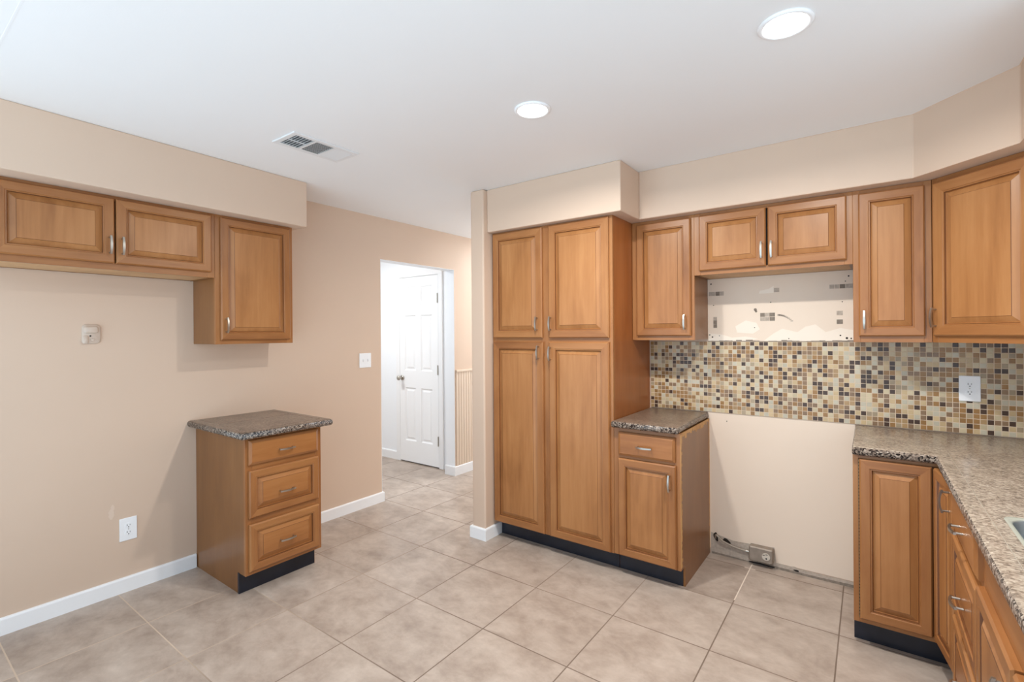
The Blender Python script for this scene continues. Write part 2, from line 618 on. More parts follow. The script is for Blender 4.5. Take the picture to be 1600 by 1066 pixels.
# mosaic backsplash
struct(MB().box(-1.2285, WY - 0.008, 0.917, RX, WY, 1.3725, M['mosaic']).build('trim_7'))

# bare drywall above and below the mosaic where the range stood
niche = struct(MB().box(-0.846, WY - 0.0025, 1.3725, -0.062, WY, 1.776, M['wall_pale']).build('trim_8'))


def patch(name, parent, x0, z0, x1, z1, mat, t=0.0015, face=WY - 0.0025):
    return MB().box(x0, face - t, z0, x1, face, z1, mat).build(name, parent)


def px(x, y):      # a spot of the niche read off its outline (x, z as fractions)
    return x, y


for (x0, z0, x1, z1, m) in ((-0.838, 1.668, -0.80, 1.694, 'mortar_light'), (-0.797, 1.668, -0.772, 1.694, 'mortar'), (-0.770, 1.668, -0.748, 1.694, 'mortar_light'),
                            (-0.462, 1.673, -0.434, 1.698, 'mortar_light'),
                            (-0.180, 1.676, -0.157, 1.699, 'mortar_light'), (-0.155, 1.676, -0.134, 1.699, 'mortar_light'),
                            (-0.132, 1.676, -0.106, 1.699, 'mortar'), (-0.104, 1.676, -0.070, 1.699, 'mortar_light'),
                            (-0.812, 1.485, -0.790, 1.510, 'mortar'), (-0.812, 1.511, -0.790, 1.531, 'mortar_light'), (-0.812, 1.461, -0.790, 1.484, 'mortar'),
                            (-0.538, 1.525, -0.513, 1.549, 'mortar'), (-0.512, 1.527, -0.488, 1.549, 'mortar_light'), (-0.487, 1.527, -0.458, 1.549, 'mortar'),
                            (-0.538, 1.500, -0.513, 1.523, 'mortar_light'), (-0.511, 1.500, -0.488, 1.524, 'mortar_light'), (-0.486, 1.500, -0.458, 1.524, 'mortar'),
                            (-0.147, 1.525, -0.118, 1.549, 'mortar_light'), (-0.147, 1.475, -0.118, 1.500, 'mortar')):
    patch('mortar_scar', niche, x0, z0, x1, z1, M[m], 0.0012)
for (x, z, r) in ((-0.825, 1.745, .0045), (-0.81, 1.607, .003), (-0.09, 1.743, .004), (-0.105, 1.715, .003), (-0.835, 1.416, .004), (-0.818, 1.402, .005),
                  (-0.775, 1.41, .003), (-0.1, 1.395, .006), (-0.08, 1.393, .004), (-0.385, 1.392, .003), (-0.57, 1.46, .003), (-0.12, 1.60, .003), (-0.13, 1.41, .004), (-0.48, 1.613, .003)):
    MB().disc((x, WY - 0.003, z), (0, -1, 0), r, 0.002, M['dark'], 12).build('screw_hole', niche)
sc = MB()
for k in range(9):
    a = k / 8
    sc.box(-0.445 + a * 0.07, WY - 0.0036, 1.533 - a * a * 0.035 - 0.004, -0.432 + a * 0.07, WY - 0.002, 1.533 - a * a * 0.035 + 0.005 * (1 - a) + 0.002, M['mortar_light'])
sc.build('scrape_mark', niche)
sc = MB()
sc.disc((-0.565, WY - 0.003, 1.571), (0, -1, 0), 0.009, 0.002, M['mortar'], 9).disc((-0.561, WY - 0.003, 1.560), (0, -1, 0), 0.007, 0.002, M['mortar'], 8)
sc.build('scrape_mark', niche)
# torn paper tongue beside the middle upper scar
tp = MB()
tp.extrude_y([(-0.545, 1.668), (-0.464, 1.668), (-0.463, 1.712), (-0.49, 1.695), (-0.54, 1.685)], WY - 0.0040, WY - 0.002, M['mud'])
tp.build('torn_paper', niche)
# whiter smears of joint compound low in the patch
for pts_ in ([(-0.84, 1.378), (-0.60, 1.378), (-0.55, 1.392), (-0.62, 1.405), (-0.70, 1.398), (-0.76, 1.418), (-0.84, 1.425)],
             [(-0.52, 1.378), (-0.07, 1.378), (-0.07, 1.44), (-0.13, 1.452), (-0.20, 1.43), (-0.25, 1.475), (-0.30, 1.462), (-0.34, 1.43), (-0.42, 1.452), (-0.47, 1.42)],
             [(-0.67, 1.43), (-0.58, 1.422), (-0.54, 1.45), (-0.56, 1.49), (-0.62, 1.505), (-0.68, 1.47)]):
    MB().extrude_y(pts_, WY - 0.0033, WY - 0.001, M['mud']).build('joint_compound', niche)
# ragged thinset line over the tiles
rg = MB()
x = -0.846
while x < -0.066:
    wd = random.uniform(0.02, 0.05)
    rg.box(x, WY - 0.006, 1.366, min(x + wd, -0.064), WY - 0.001, 1.376 + random.uniform(0, 0.009), M['mortar'])
    x += wd
rg.build('thinset_line', niche)

low = struct(MB().box(-0.848, WY - 0.0025, 0.035, -0.066, WY, 0.917, M['wall_pale']).build('trim_9'))
gs = MB()
gs.extrude_y([(-0.836, 0.004), (-0.066, 0.004), (-0.066, 0.03), (-0.30, 0.03), (-0.46, 0.034), (-0.47, 0.125), (-0.60, 0.115), (-0.70, 0.11), (-0.836, 0.135)],
             WY - 0.0035, WY - 0.001, M['mortar_light'])
gs.build('bare_strip', low)
MB().extrude_y([(-0.83, 0.0), (-0.068, 0.0), (-0.068, 0.016), (-0.25, 0.012), (-0.5, 0.014), (-0.62, 0.006), (-0.83, 0.012)],
               WY - 0.006, WY - 0.002, M['mortar']).build('grout_ridge', low)
MB().extrude_y([(-0.61, 0.003), (-0.47, 0.002), (-0.47, 0.009), (-0.55, 0.012), (-0.61, 0.009)], WY - 0.0075, WY - 0.004, M['dark']).build('floor_gap', low)
def blob(cx, cz, rx, rz, ang, n=16):
    out = []
    for k in range(n):
        a = 2 * math.pi * k / n
        rr = 1 + 0.15 * math.sin(3 * a + cx * 40)
        u, v = rx * rr * math.cos(a), rz * rr * math.sin(a)
        out.append((cx + u * math.cos(ang) - v * math.sin(ang), cz + u * math.sin(ang) + v * math.cos(ang)))
    return out
MB().extrude_y(blob(-0.806, 0.112, 0.013, 0.028, 0.25), WY - 0.0042, WY - 0.002, M['dark']).build('knocked_hole', low)
MB().extrude_y(blob(-0.742, 0.098, 0.024, 0.014, -0.35), WY - 0.0042, WY - 0.002, M['dark']).build('knocked_hole', low)
MB().extrude_y(blob(-0.37, 0.026, 0.026, 0.011, -0.1), WY - 0.0048, WY - 0.002, M['mortar_light']).build('plaster_crumb', low)
MB().extrude_y(blob(-0.355, 0.018, 0.014, 0.006, -0.1), WY - 0.0056, WY - 0.002, M['dark']).build('knocked_hole', low)
MB().disc((-0.735, WY - 0.003, 0.865), (0, -1, 0), 0.003, 0.002, M['dark'], 10).build('screw_hole', low)


# pale paint touch-up above the left outlet
tu = MB()
for (xx, yy, zz, ry, rz_) in ((0.0006, 0.862, 0.452, 0.012, 0.030), (0.0010, 0.868, 0.485, 0.008, 0.018)):
    b = bmesh.new()
    ring_ = [b.verts.new((WX + xx, yy + ry * math.cos(k * math.pi / 8) * (1 + 0.2 * math.sin(3 * k)), zz + rz_ * math.sin(k * math.pi / 8))) for k in range(16)]
    b.faces.new(ring_)
    bmesh.ops.recalc_face_normals(b, faces=b.faces)
    tu.merge(b, M['touchup'])
tu.build('paint_touch_up', bpy.data.objects['wall_left'])


# ------------------------------------------------------------------ hall door
dr = struct(MB().box(-4.31, 3.7345, 0.001, -3.70, 3.7385, 0.013, M['dark']).build('door_1'))
DM = M['door_white']
db = MB()
dx0, dx1, dz0, dz1 = -4.305, -3.700, 0.012, 2.068
PAN = []
for (za, zb) in ((1.745, 1.965), (1.03, 1.645), (0.245, 0.84)):
    for (xa, xb) in ((-4.222, -4.045), (-3.965, -3.79)):
        PAN.append((xa, za, xb, zb))
# slab made of stiles and rails, raised panels between them
xs = [dx0, -4.222, -4.045, -3.965, -3.79, dx1]
for a, b2 in ((0, 1), (2, 3), (4, 5)):
    db.box(xs[a], 3.722, dz0, xs[b2], 3.7385, dz1, DM)
for (xa, xb) in ((xs[1], xs[2]), (xs[3], xs[4])):
    zz = [dz0, 0.245, 0.84, 1.03, 1.645, 1.745, 1.965, dz1]
    for i in range(0, 8, 2):
        db.box(xa, 3.722, zz[i], xb, 3.7385, zz[i + 1], DM)
for (xa, za, xb, zb) in PAN:
    db.rings(xa, za, xb, zb, [(0, 3.7385), (0, 3.722), (0.012, 3.733), (0.022, 3.733), (0.040, 3.725)], [(DM, DM)] * 5)
db.build('door_panel', dr)
cas = MB()
for (xa, xb) in ((-4.372, -4.308), (-3.697, -3.636)):
    cas.box(xa, 3.720, 0, xb, 3.74, 2.074, M['trim'], 0.004, 2)
cas.box(-4.372, 3.720, 2.072, -3.636, 3.74, 2.135, M['trim'], 0.004, 2)
cas.build('door_frame', dr)
kb = MB()
kb.disc((-4.262, 3.716, 0.945), (0, -1, 0), 0.028, 0.012, M['nickel'], 24)
kb.disc((-4.262, 3.695, 0.945), (0, -1, 0), 0.011, 0.04, M['nickel'], 16)
b = bmesh.new()
bmesh.ops.create_uvsphere(b, u_segments=20, v_segments=12, radius=0.027)
bmesh.ops.scale(b, vec=(1, 0.8, 1), verts=b.verts)
bmesh.ops.translate(b, vec=(-4.262, 3.664, 0.945), verts=b.verts)
kb.merge(b, M['nickel'])
kb.build('door_knob', dr, True)
for z in (1.82, 1.05, 0.29):
    MB().box(-3.712, 3.714, z - 0.05, -3.698, 3.724, z + 0.05, M['nickel'], 0.002, 1).disc((-3.702, 3.715, z), (0, 0, 1), 0.006, 0.104, M['nickel'], 12).build('hinge', dr)


# ------------------------------------------------------------------ cabinet builder
V, H, G = M['wood_v'], M['wood_h'], M['glaze']
FV, FH = M['frame_v'], M['frame_h']
T = 0.020          # door thickness


def pull(parent, x, z, horizontal=False, length=0.092, y0=-T):
    """arched bar pull standing on the face y0"""
    b = bmesh.new()
    n = 12
    rows = []
    for i in range(n + 1):
        s = -1 + 2 * i / n
        a = s * length / 2
        out = 0.021 + 0.009 * (1 - s * s)
        wd = 0.0052 - 0.0012 * abs(s)
        th = 0.0035
        row = []
        for (du, dv) in ((-wd, -th), (wd, -th), (wd, th), (-wd, th)):
            if horizontal:
                row.append(b.verts.new((x + a, y0 - out + dv, z + du)))
            else:
                row.append(b.verts.new((x + du, y0 - out + dv, z + a)))
        rows.append(row)
    for i in range(n):
        for k in range(4):
            b.faces.new((rows[i][k], rows[i][(k + 1) % 4], rows[i + 1][(k + 1) % 4], rows[i + 1][k]))
    b.faces.new(rows[0])
    b.faces.new(rows[-1])
    bmesh.ops.recalc_face_normals(b, faces=b.faces)
    mb = MB()
    mb.merge(b, M['nickel'])
    for s in (-1, 1):
        c = s * (length / 2 - 0.008)
        p = (x + c, y0 - 0.0115, z) if horizontal else (x, y0 - 0.0115, z + c)
        mb.disc(p, (0, 1, 0), 0.0042, 0.023, M['nickel'], 12)
    return mb.build('handle', parent)


def door_mb(x0, z0, x1, z1, horizontal_panel=False, fr=0.040):
    mb = MB()
    prof = [(0, 0), (0, -0.014), (0.006, -T), (fr, -T), (fr + 0.0025, -0.0165), (fr + 0.007, -0.0172), (fr + 0.0095, -0.010),
            (fr + 0.012, -0.0055), (fr + 0.036, -0.0165), (fr + 0.0375, -0.0182)]
    fm = (FV, FH)
    cm = (H, H) if horizontal_panel else (V, V)
    mats = [fm, fm, fm, fm, fm, (G, G), fm, cm, (G, G), cm]
    mb.rings(x0, z0, x1, z1, prof, mats)
    return mb


def door(parent, x0, z0, x1, z1, handle=None, fr=0.040, name='door'):
    d = door_mb(x0, z0, x1, z1, False, fr).build(name, parent)
    if handle:
        pull(d, handle[0], handle[1])
    return d


def drawer(parent, x0, z0, x1, z1, slab=False, handle=True, hx=None, hz=None):
    if slab:
        mb = MB()
        mb.rings(x0, z0, x1, z1, [(0, 0), (0, -0.012), (0.004, -0.0145), (0.014, -T), (0.016, -T)], [(FV, FH), (FV, FH), (FV, FH), (H, H), (H, H)])
    else:
        mb = door_mb(x0, z0, x1, z1, True, 0.036)
    d = mb.build('drawer', parent)
    if handle:
        pull(d, (x0 + x1) / 2 if hx is None else hx, (z0 + z1) / 2 if hz is None else hz, True)
    return d


def face_frame(parent, w_, z0, z1, stile=0.038, rails=(), top=0.03, bottom=0.03, mid=(), left=None, right=None):
    mb = MB()
    l = stile if left is None else left
    r = stile if right is None else right
    mb.box(0, 0, z0, l, 0.02, z1, FV, 0.0012, 1)
    mb.box(w_ - r, 0, z0, w_, 0.02, z1, FV, 0.0012, 1)
    for (a, b_) in mid:
        mb.box(a, 0.0003, z0 + 0.002, b_, 0.02, z1 - 0.002, FV)
    mb.box(l, 0.0004, z1 - top, w_ - r, 0.02, z1 - 0.0004, FH)
    mb.box(l, 0.0004, z0 + 0.0004, w_ - r, 0.02, z0 + bottom, FH)
    for (a, b_) in rails:
        mb.box(l, 0.0004, a, w_ - r, 0.02, b_, FH)
    return mb.build('face_frame', parent)


def wall_box(parent, w_, d, z0, z1, under=0.0):
    """carcass of a wall cabinet: sides, back, top, recessed bottom"""
    s = M['side']
    mb = MB()
    mb.box(0.0008, 0.02, z0 + 0.0008, 0.016, d, z1 - 0.001, s)
    mb.box(w_ - 0.016, 0.02, z0 + 0.0008, w_ - 0.0008, d, z1 - 0.001, s)
    mb.box(0.016, d - 0.008, z0 + 0.002, w_ - 0.016, d, z1 - 0.001, s)
    mb.box(0.016, 0.02, z1 - 0.018, w_ - 0.016, d - 0.008, z1 - 0.001, s)
    mb.box(0.016, 0.02, z0 + under, w_ - 0.016, d - 0.008, z0 + under + 0.014, M['under'])
    mb.box(0.016, 0.0205, z0 + under + 0.014, w_ - 0.016, 0.024, z1 - 0.018, M['dark'])
    return mb.build('carcass', parent)


def base_box(parent, w_, d, ztop=0.874, kick=0.115, recess=0.075, raw_right=False):
    s = M['side']
    mb = MB()
    for (a, b_) in ((0.0008, 0.018), (w_ - 0.018, w_ - 0.0008)):
        mb.box(a, 0.02, kick, b_, d, ztop, s)
        mb.box(a, recess, 0.0, b_, d, kick, s)
    mb.box(0.018, d - 0.008, 0.02, w_ - 0.018, d, ztop, s)
    mb.box(0.018, 0.02, ztop - 0.015, w_ - 0.018, d - 0.008, ztop, s)
    mb.box(0.018, 0.02, kick, w_ - 0.018, d - 0.008, kick + 0.015, s)
    mb.box(0.018, 0.0205, kick + 0.015, w_ - 0.018, 0.024, ztop - 0.015, M['dark'])
    o = mb.build('carcass', parent)
    return o


def toe(parent, x0, x1, recess=0.075, h=0.113, wrap=False):
    mb = MB()
    mb.box(x0, recess - 0.004, 0.001, x1, recess, h, M['kick'], 0.001, 1)
    if wrap:
        mb.box(x0 - 0.003, recess - 0.005, 0.001, x0 + 0.003, recess + 0.012, h + 0.004, M['kick'], 0.001, 1)
    return mb.build('toe_kick', parent)


# ---------------------------------------------------------------- left wall cabinets (local x runs away from the camera)
AX = -3.08
c = thing('wall_cabinet', 'short two-door maple wall cabinet over the empty refrigerator space at left', 'cabinet', (AX, 0.352, 0), 90, 'upper cabinets')
w_ = 1.274 - 0.352
face_frame(c, w_, 1.772, 2.146, 0.038, top=0.022, bottom=0.036)
wall_box(c, w_, 0.303, 1.772, 2.146, 0.004)
door(c, 0.022, 1.804, 0.451, 2.131, (0.430, 1.893))
door(c, 0.457, 1.804, 0.900, 2.131, (0.480, 1.893))

c = thing('wall_cabinet', 'tall single-door maple wall cabinet hanging above the freestanding drawer base', 'cabinet', (AX, 1.275, 0), 90, 'upper cabinets')
w_ = 1.749 - 1.275
face_frame(c, w_, 1.384, 2.146, 0.038, top=0.025, bottom=0.036)
wall_box(c, w_, 0.303, 1.384, 2.146)
door(c, 0.026, 1.409, 0.451, 2.131, (0.052, 1.496))

# freestanding drawer base on the left wall
c = thing('drawer_cabinet', 'freestanding three-drawer maple base cabinet against the left wall', 'cabinet', (-2.755, 1.284, 0), 90, 'base cabinets')
w_ = 1.741 - 1.284
face_frame(c, w_, 0.115, 0.874, 0.038, rails=((0.69, 0.725), (0.395, 0.432)), top=0.03, bottom=0.03)
base_box(c, w_, 0.628)
toe(c, 0.0, w_ - 0.004, wrap=True)
drawer(c, 0.016, 0.722, 0.430, 0.858, True, hz=0.782)
drawer(c, 0.016, 0.430, 0.432, 0.690, hz=0.542)
drawer(c, 0.016, 0.137, 0.434, 0.395, hz=0.260)


def slab_top(name, label, cells, z0, z1, mat, edge, bev=0.014, hole=None, seams=(), group=None):
    """worktop over a set of rectangles (x0,y0,x1,y1) sharing edges; rounded outer edges"""
    xs = sorted({v for c_ in cells for v in (c_[0], c_[2])} | ({hole[0], hole[2]} if hole else set()))
    ys = sorted({v for c_ in cells for v in (c_[1], c_[3])} | ({hole[1], hole[3]} if hole else set()))
    b = bmesh.new()
    vs = {}
    def vert(x, y):
        if (x, y) not in vs:
            vs[(x, y)] = b.verts.new((x, y, z1))
        return vs[(x, y)]
    for i in range(len(xs) - 1):
        for j in range(len(ys) - 1):
            mx, my = (xs[i] + xs[i + 1]) / 2, (ys[j] + ys[j + 1]) / 2
            if hole and hole[0] < mx < hole[2] and hole[1] < my < hole[3]:
                continue
            if any(c_[0] < mx < c_[2] and c_[1] < my < c_[3] for c_ in cells):
                b.faces.new((vert(xs[i], ys[j]), vert(xs[i + 1], ys[j]), vert(xs[i + 1], ys[j + 1]), vert(xs[i], ys[j + 1])))
    r = bmesh.ops.extrude_face_region(b, geom=list(b.faces))
    nv = [g for g in r['geom'] if isinstance(g, bmesh.types.BMVert)]
    bmesh.ops.translate(b, vec=(0, 0, z0 - z1), verts=nv)
    bmesh.ops.recalc_face_normals(b, faces=b.faces)
    ed = []
    for e in b.edges:
        if len(e.link_faces) == 2:
            n0, n1 = e.link_faces[0].normal, e.link_faces[1].normal
            vert_e = abs(e.verts[0].co.z - e.verts[1].co.z) > 0.01
            if not vert_e and abs(n0.dot(n1)) < 0.5 and not (hole and all(hole[0] - 1e-5 <= v.co.x <= hole[2] + 1e-5 and hole[1] - 1e-5 <= v.co.y <= hole[3] + 1e-5 for v in e.verts)):
                ed.append(e)
    bmesh.ops.bevel(b, geom=ed, offset=bev, segments=4, profile=0.5, affect='EDGES')
    mb = MB()
    ti, ei = mb.mi(mat), mb.mi(edge)
    for f in b.faces:
        f.material_index = ti if f.normal.z > 0.8 else ei
        f.smooth = True
    mb.merge(b)
    return mb


t_ = slab_top('', '', [(WX + 0.002, 1.238, -2.694, 1.786)], 0.874, 0.914, M['granite_grazing'], M['granite_edge'])
c = thing('worktop', 'granite top with overhanging edges on the freestanding drawer base', 'worktop', (0, 0, 0), 0, 'granite worktops')
t_.build('slab', c)
sm = MB()
for (x0, y0, x1, y1) in ((WX + 0.02, 1.290, -2.752, 1.2925), (-2.7545, 1.29, -2.752, 1.735), (WX + 0.02, 1.733, -2.752, 1.7355), (WX + 0.3, 1.2925, WX + 0.3025, 1.733)):
    sm.box(x0, y0, 0.9138, x1, y1, 0.9144, M['granite_edge'])
sm.build('seam', c)

# ---------------------------------------------------------------- back wall: pantry, base, uppers
PX, PY = -2.152, 2.713
c = thing('pantry_cabinet', 'tall four-door maple pantry cabinet beside the tan wing wall', 'cabinet', (PX, PY, 0), 0)
w_ = 2.152 - 1.237
mb = MB()
face_frame(c, w_, 0.113, 2.142, 0.03, rails=((1.372, 1.412),), top=0.02, bottom=0.03, mid=((0.405, 0.488),))
mb.box(0.0008, 0.02, 0.113, 0.018, WY - PY, 2.142, M['side_warm'])
mb.box(w_ - 0.018, 0.02, 0.113, w_ - 0.0008, WY - PY, 2.142, M['side_warm'])
mb.box(0.0008, 0.075, 0.0, w_ - 0.0008, WY - PY, 0.113, M['side_warm'])
mb.box(0.018, 0.0205, 0.113, w_ - 0.018, 0.03, 2.142, M['dark'])
mb.build('carcass', c)
toe(c, 0.01, w_ - 0.0005)
door(c, 0.014, 1.405, 0.423, 2.131, (0.388, 1.497), 0.044)
door(c, 0.474, 1.405, 0.895, 2.131, (0.493, 1.497), 0.044)
door(c, 0.014, 0.118, 0.428, 1.379, (0.398, 1.309), 0.044)
door(c, 0.474, 0.118, 0.895, 1.379, (0.489, 1.303), 0.044)

c = thing('base_cabinet', 'narrow maple base cabinet with one drawer and one door right of pantry', 'cabinet', (-1.2355, PY, 0), 0, 'base cabinets')
w_ = 1.2355 - 0.842
face_frame(c, w_, 0.115, 0.874, 0.036, rails=((0.695, 0.715),), top=0.025, bottom=0.03)
base_box(c, w_, WY - PY)
toe(c, 0.001, w_ - 0.012)
drawer(c, 0.034, 0.712, 0.368, 0.850, True, hz=0.776, hx=0.197)
door(c, 0.032, 0.122, 0.372, 0.694, (0.339, 0.60))
# chipped raw edge down the exposed side
rw = MB()
for k in range(46):
    z = 0.13 + k * 0.016
    rw.box(w_ - 0.0004, 0.0, z, w_ + 0.0012, 0.012 + random.uniform(0, 0.018), z + 0.016, M['raw'])
for k in range(34):
    y = 0.03 + k * 0.0168
    rw.box(w_ - 0.001, y, 0.874 - random.uniform(0.012, 0.04), w_ + 0.0004, y + 0.0168, 0.8735, M['raw'])
for k in range(40):
    z = 0.03 + k * 0.021
    rw.box(w_ - 0.001, 0.598 - random.uniform(0.002, 0.010), z, w_ + 0.0004, 0.604, z + 0.021, M['raw'])
rw.build('chipped_edge', c)

t_ = slab_top('', '', [(-1.2345, PY, -0.845, WY - 0.009), (-1.2345, 2.672, -0.845, PY)], 0.875, 0.914, M['granite_grazing'], M['granite_edge'], 0.012)
c = thing('worktop', 'small granite top on the narrow base cabinet between pantry and range gap', 'worktop', (0, 0, 0), 0, 'granite worktops')
t_.build('slab', c)

UY = 3.015
UD = WY - UY - 0.001
c = thing('wall_cabinet', 'single-door maple wall cabinet tucked between pantry and range gap', 'cabinet', (-1.236, UY, 0), 0, 'upper cabinets')
w_ = 1.236 - 0.845
face_frame(c, w_, 1.386, 2.142, 0.036, top=0.022, bottom=0.034)
wall_box(c, w_, UD, 1.386, 2.142)
door(c, 0.034, 1.413, 0.373, 2.122, (0.339, 1.496))

c = thing('wall_cabinet', 'short two-door maple wall cabinet above the stripped range hood patch', 'cabinet', (-0.8448, UY, 0), 0, 'upper cabinets')
w_ = 0.8448 - 0.0634
face_frame(c, w_, 1.774, 2.142, 0.036, top=0.022, bottom=0.03)
wall_box(c, w_, UD, 1.774, 2.142, 0.003)
door(c, 0.032, 1.798, 0.388, 2.123, (0.368, 1.887))
door(c, 0.398, 1.798, 0.756, 2.123, (0.417, 1.885))

c = thing('wall_cabinet', 'single-door maple wall cabinet between range gap and diagonal corner cabinet', 'cabinet', (-0.0632, UY, 0), 0, 'upper cabinets')
w_ = 0.0632 + 0.2405
face_frame(c, w_, 1.378, 2.142, 0.03, top=0.022, bottom=0.034)
wall_box(c, w_, UD, 1.378, 2.142)
door(c, 0.023, 1.408, 0.278, 2.120, (0.044, 1.489))

# diagonal corner wall cabinet: local origin at its front left corner, front runs along local x
c = thing('corner_wall_cabinet', 'large diagonal-front maple wall cabinet in the right corner above the worktop', 'cabinet', (0.2412, UY, 0), -45, 'upper cabinets')
L = 0.431
face_frame(c, L, 1.378, 2.142, 0.028, top=0.022, bottom=0.034)
rot = lambda x, y: ((x - 0.2412) * math.cos(R(45)) - (y - UY) * math.sin(R(45)), (x - 0.2412) * math.sin(R(45)) + (y - UY) * math.cos(R(45)))
out = [rot(0.2412, UY), rot(0.546, 2.710), rot(RX - 0.001, 2.710), rot(RX - 0.001, WY - 0.001), rot(0.2412, WY - 0.001)]
out[0] = (0.02, 0.02)
out[1] = (L - 0.02, 0.02)
mb = MB()
mb.prism(out, 1.379, 2.1415, M['side'])
mb.build('carcass', c)
door(c, 0.017, 1.409, L - 0.017, 2.117, (0.026 + 0.006, 1.494), 0.046)

# ---------------------------------------------------------------- right corner base, drawer base, sink base
c = thing('corner_base_cabinet', 'maple corner base cabinet with folding two-part door in the right corner', 'cabinet', (-0.0635, PY, 0), 0, 'base cabinets')
ox, oy = 0.0635, -PY
sh = lambda pts: [(x + ox, y + oy) for x, y in pts]
mb = MB()
mb.prism(sh([(-0.0627, PY + 0.02), (0.266, PY + 0.02), (0.266, 2.4075), (RX - 0.001, 2.4075), (RX - 0.001, WY - 0.009), (-0.0627, WY - 0.009)]), 0.115, 0.874, M['side'])
mb.prism(sh([(-0.0627, PY + 0.078), (0.325, PY + 0.078), (0.325, 2.4075), (RX - 0.001, 2.4075), (RX - 0.001, WY - 0.009), (-0.0627, WY - 0.009)]), 0.0, 0.115, M['side'])
mb.build('carcass', c)
ff = MB()
ff.box(0, 0, 0.115, 0.022, 0.02, 0.874, FV, 0.001, 1)
ff.box(0.022, 0.0004, 0.858, 0.31, 0.02, 0.8735, FH)
ff.box(0.022, 0.0004, 0.1155, 0.31, 0.02, 0.139, FH)
ff.build('face_frame', c)
mb = MB()
mb.box(0.0, 0.072, 0.001, 0.388, 0.078, 0.113, M['kick'])
mb.box(0.384, -0.305, 0.001, 0.390, 0.072, 0.113, M['kick'])
mb.build('toe_kick', c)
d1 = door(c, 0.024, 0.138, 0.2745, 0.858, None, 0.038)
hg = MB()
for k in range(48):
    z = 0.142 + k * 0.0149
    hg.disc((0.0225, -0.012, z + 0.0065), (0, 0, 1), 0.0032, 0.0105, M['brass'], 10)
hg.disc((0.0225, -0.012, 0.498), (0, 0, 1), 0.0018, 0.712, M['dark'], 8)
hg.build('piano_hinge', c)
# second leaf of the folding door, standing a little proud: hinged on the inner corner
d2 = door_mb(0.0, 0.138, 0.236, 0.858, False, 0.036).build('door', c)
d2.location = (0.2954, -0.0175, 0)
d2.rotation_euler = (0, 0, R(-90 + 8.5))
pull(d2, 0.208, 0.778, False, 0.088)

RFX = 0.259
c = thing('drawer_cabinet', 'three-drawer maple base cabinet left of the sink along the right run', 'cabinet', (RFX, 2.4055, 0), -90, 'base cabinets')
w_ = 2.4055 - 1.9165
face_frame(c, w_, 0.115, 0.874, 0.036, rails=((0.69, 0.725), (0.395, 0.432)), top=0.02, bottom=0.03)
base_box(c, w_, RX - RFX - 0.001)
toe(c, 0.0, w_)
drawer(c, 0.02, 0.722, w_ + 0.014, 0.858, True, hz=0.782)
drawer(c, 0.02, 0.430, w_ + 0.016, 0.695, hz=0.542)
drawer(c, 0.02, 0.137, w_ + 0.016, 0.400, hz=0.260)

c = thing('sink_cabinet', 'maple sink base cabinet with plain apron panel at the near right edge', 'cabinet', (RFX, 1.9155, 0), -90, 'base cabinets')
w_ = 1.9155 - 1.0
face_frame(c, w_, 0.115, 0.874, 0.036, rails=((0.70, 0.84),), top=0.035, bottom=0.03, mid=((0.44, 0.476),))
mb = MB()
for (a, b_) in ((0.0008, 0.018), (w_ - 0.018, w_ - 0.0008)):
    mb.box(a, 0.02, 0.115, b_, RX - RFX - 0.001, 0.874, M['side'])
    mb.box(a, 0.075, 0.0, b_, RX - RFX - 0.001, 0.115, M['side'])
mb.box(0.018, 0.02, 0.115, w_ - 0.018, RX - RFX - 0.001, 0.13, M['side'])
mb.box(0.018, RX - RFX - 0.009, 0.13, w_ - 0.018, RX - RFX - 0.001, 0.874, M['side'])
mb.build('carcass', c)
toe(c, 0.0, w_)
door(c, 0.024, 0.137, 0.452, 0.712, (0.42, 0.62))
door(c, 0.464, 0.137, 0.902, 0.712, (0.496, 0.62))

# L-shaped worktop with the sink cut-out
HOLE = (0.302, 1.15, 0.735, 1.908)
t_ = slab_top('', '', [(-0.0655, 2.682, 0.222, WY - 0.009), (0.222, 0.86, RX - 0.001, 2.682), (0.222, 2.682, RX - 0.001, WY - 0.009)],
              0.8745, 0.914, M['granite'], M['granite_edge'], 0.013, HOLE)
c = thing('worktop', 'L-shaped polished brown granite worktop around the right corner with sink cut-out', 'worktop', (0, 0, 0), 0, 'granite worktops')
t_.build('slab', c)
MB().box(0.2668, 0.90, 0.9138, 0.2690, 2.76, 0.9143, M['seam']).build('seam', c)


# sink: rounded basin with a pale rim
def rrect(x0, y0, x1, y1, r, n=6):
    pts = []
    for (cx, cy, a0) in ((x1 - r, y1 - r, 0), (x0 + r, y1 - r, 90), (x0 + r, y0 + r, 180), (x1 - r, y0 + r, 270)):
        for k in range(n + 1):
            a = R(a0 + 90 * k / n)
            pts.append((cx + r * math.cos(a), cy + r * math.sin(a)))
    return pts


def loft(mb, loops, mat, cap=False, smooth=True):
    b = bmesh.new()
    rows = [[b.verts.new(p) for p in lp] for lp in loops]
    n = len(rows[0])
    for i in range(len(rows) - 1):
        for k in range(n):
            b.faces.new((rows[i][k], rows[i][(k + 1) % n], rows[i + 1][(k + 1) % n], rows[i + 1][k]))
    if cap:
        b.faces.new(rows[-1])
    bmesh.ops.recalc_face_normals(b, faces=b.faces)
    for f in b.faces:
        f.smooth = smooth
    mb.merge(b, mat)
    return mb


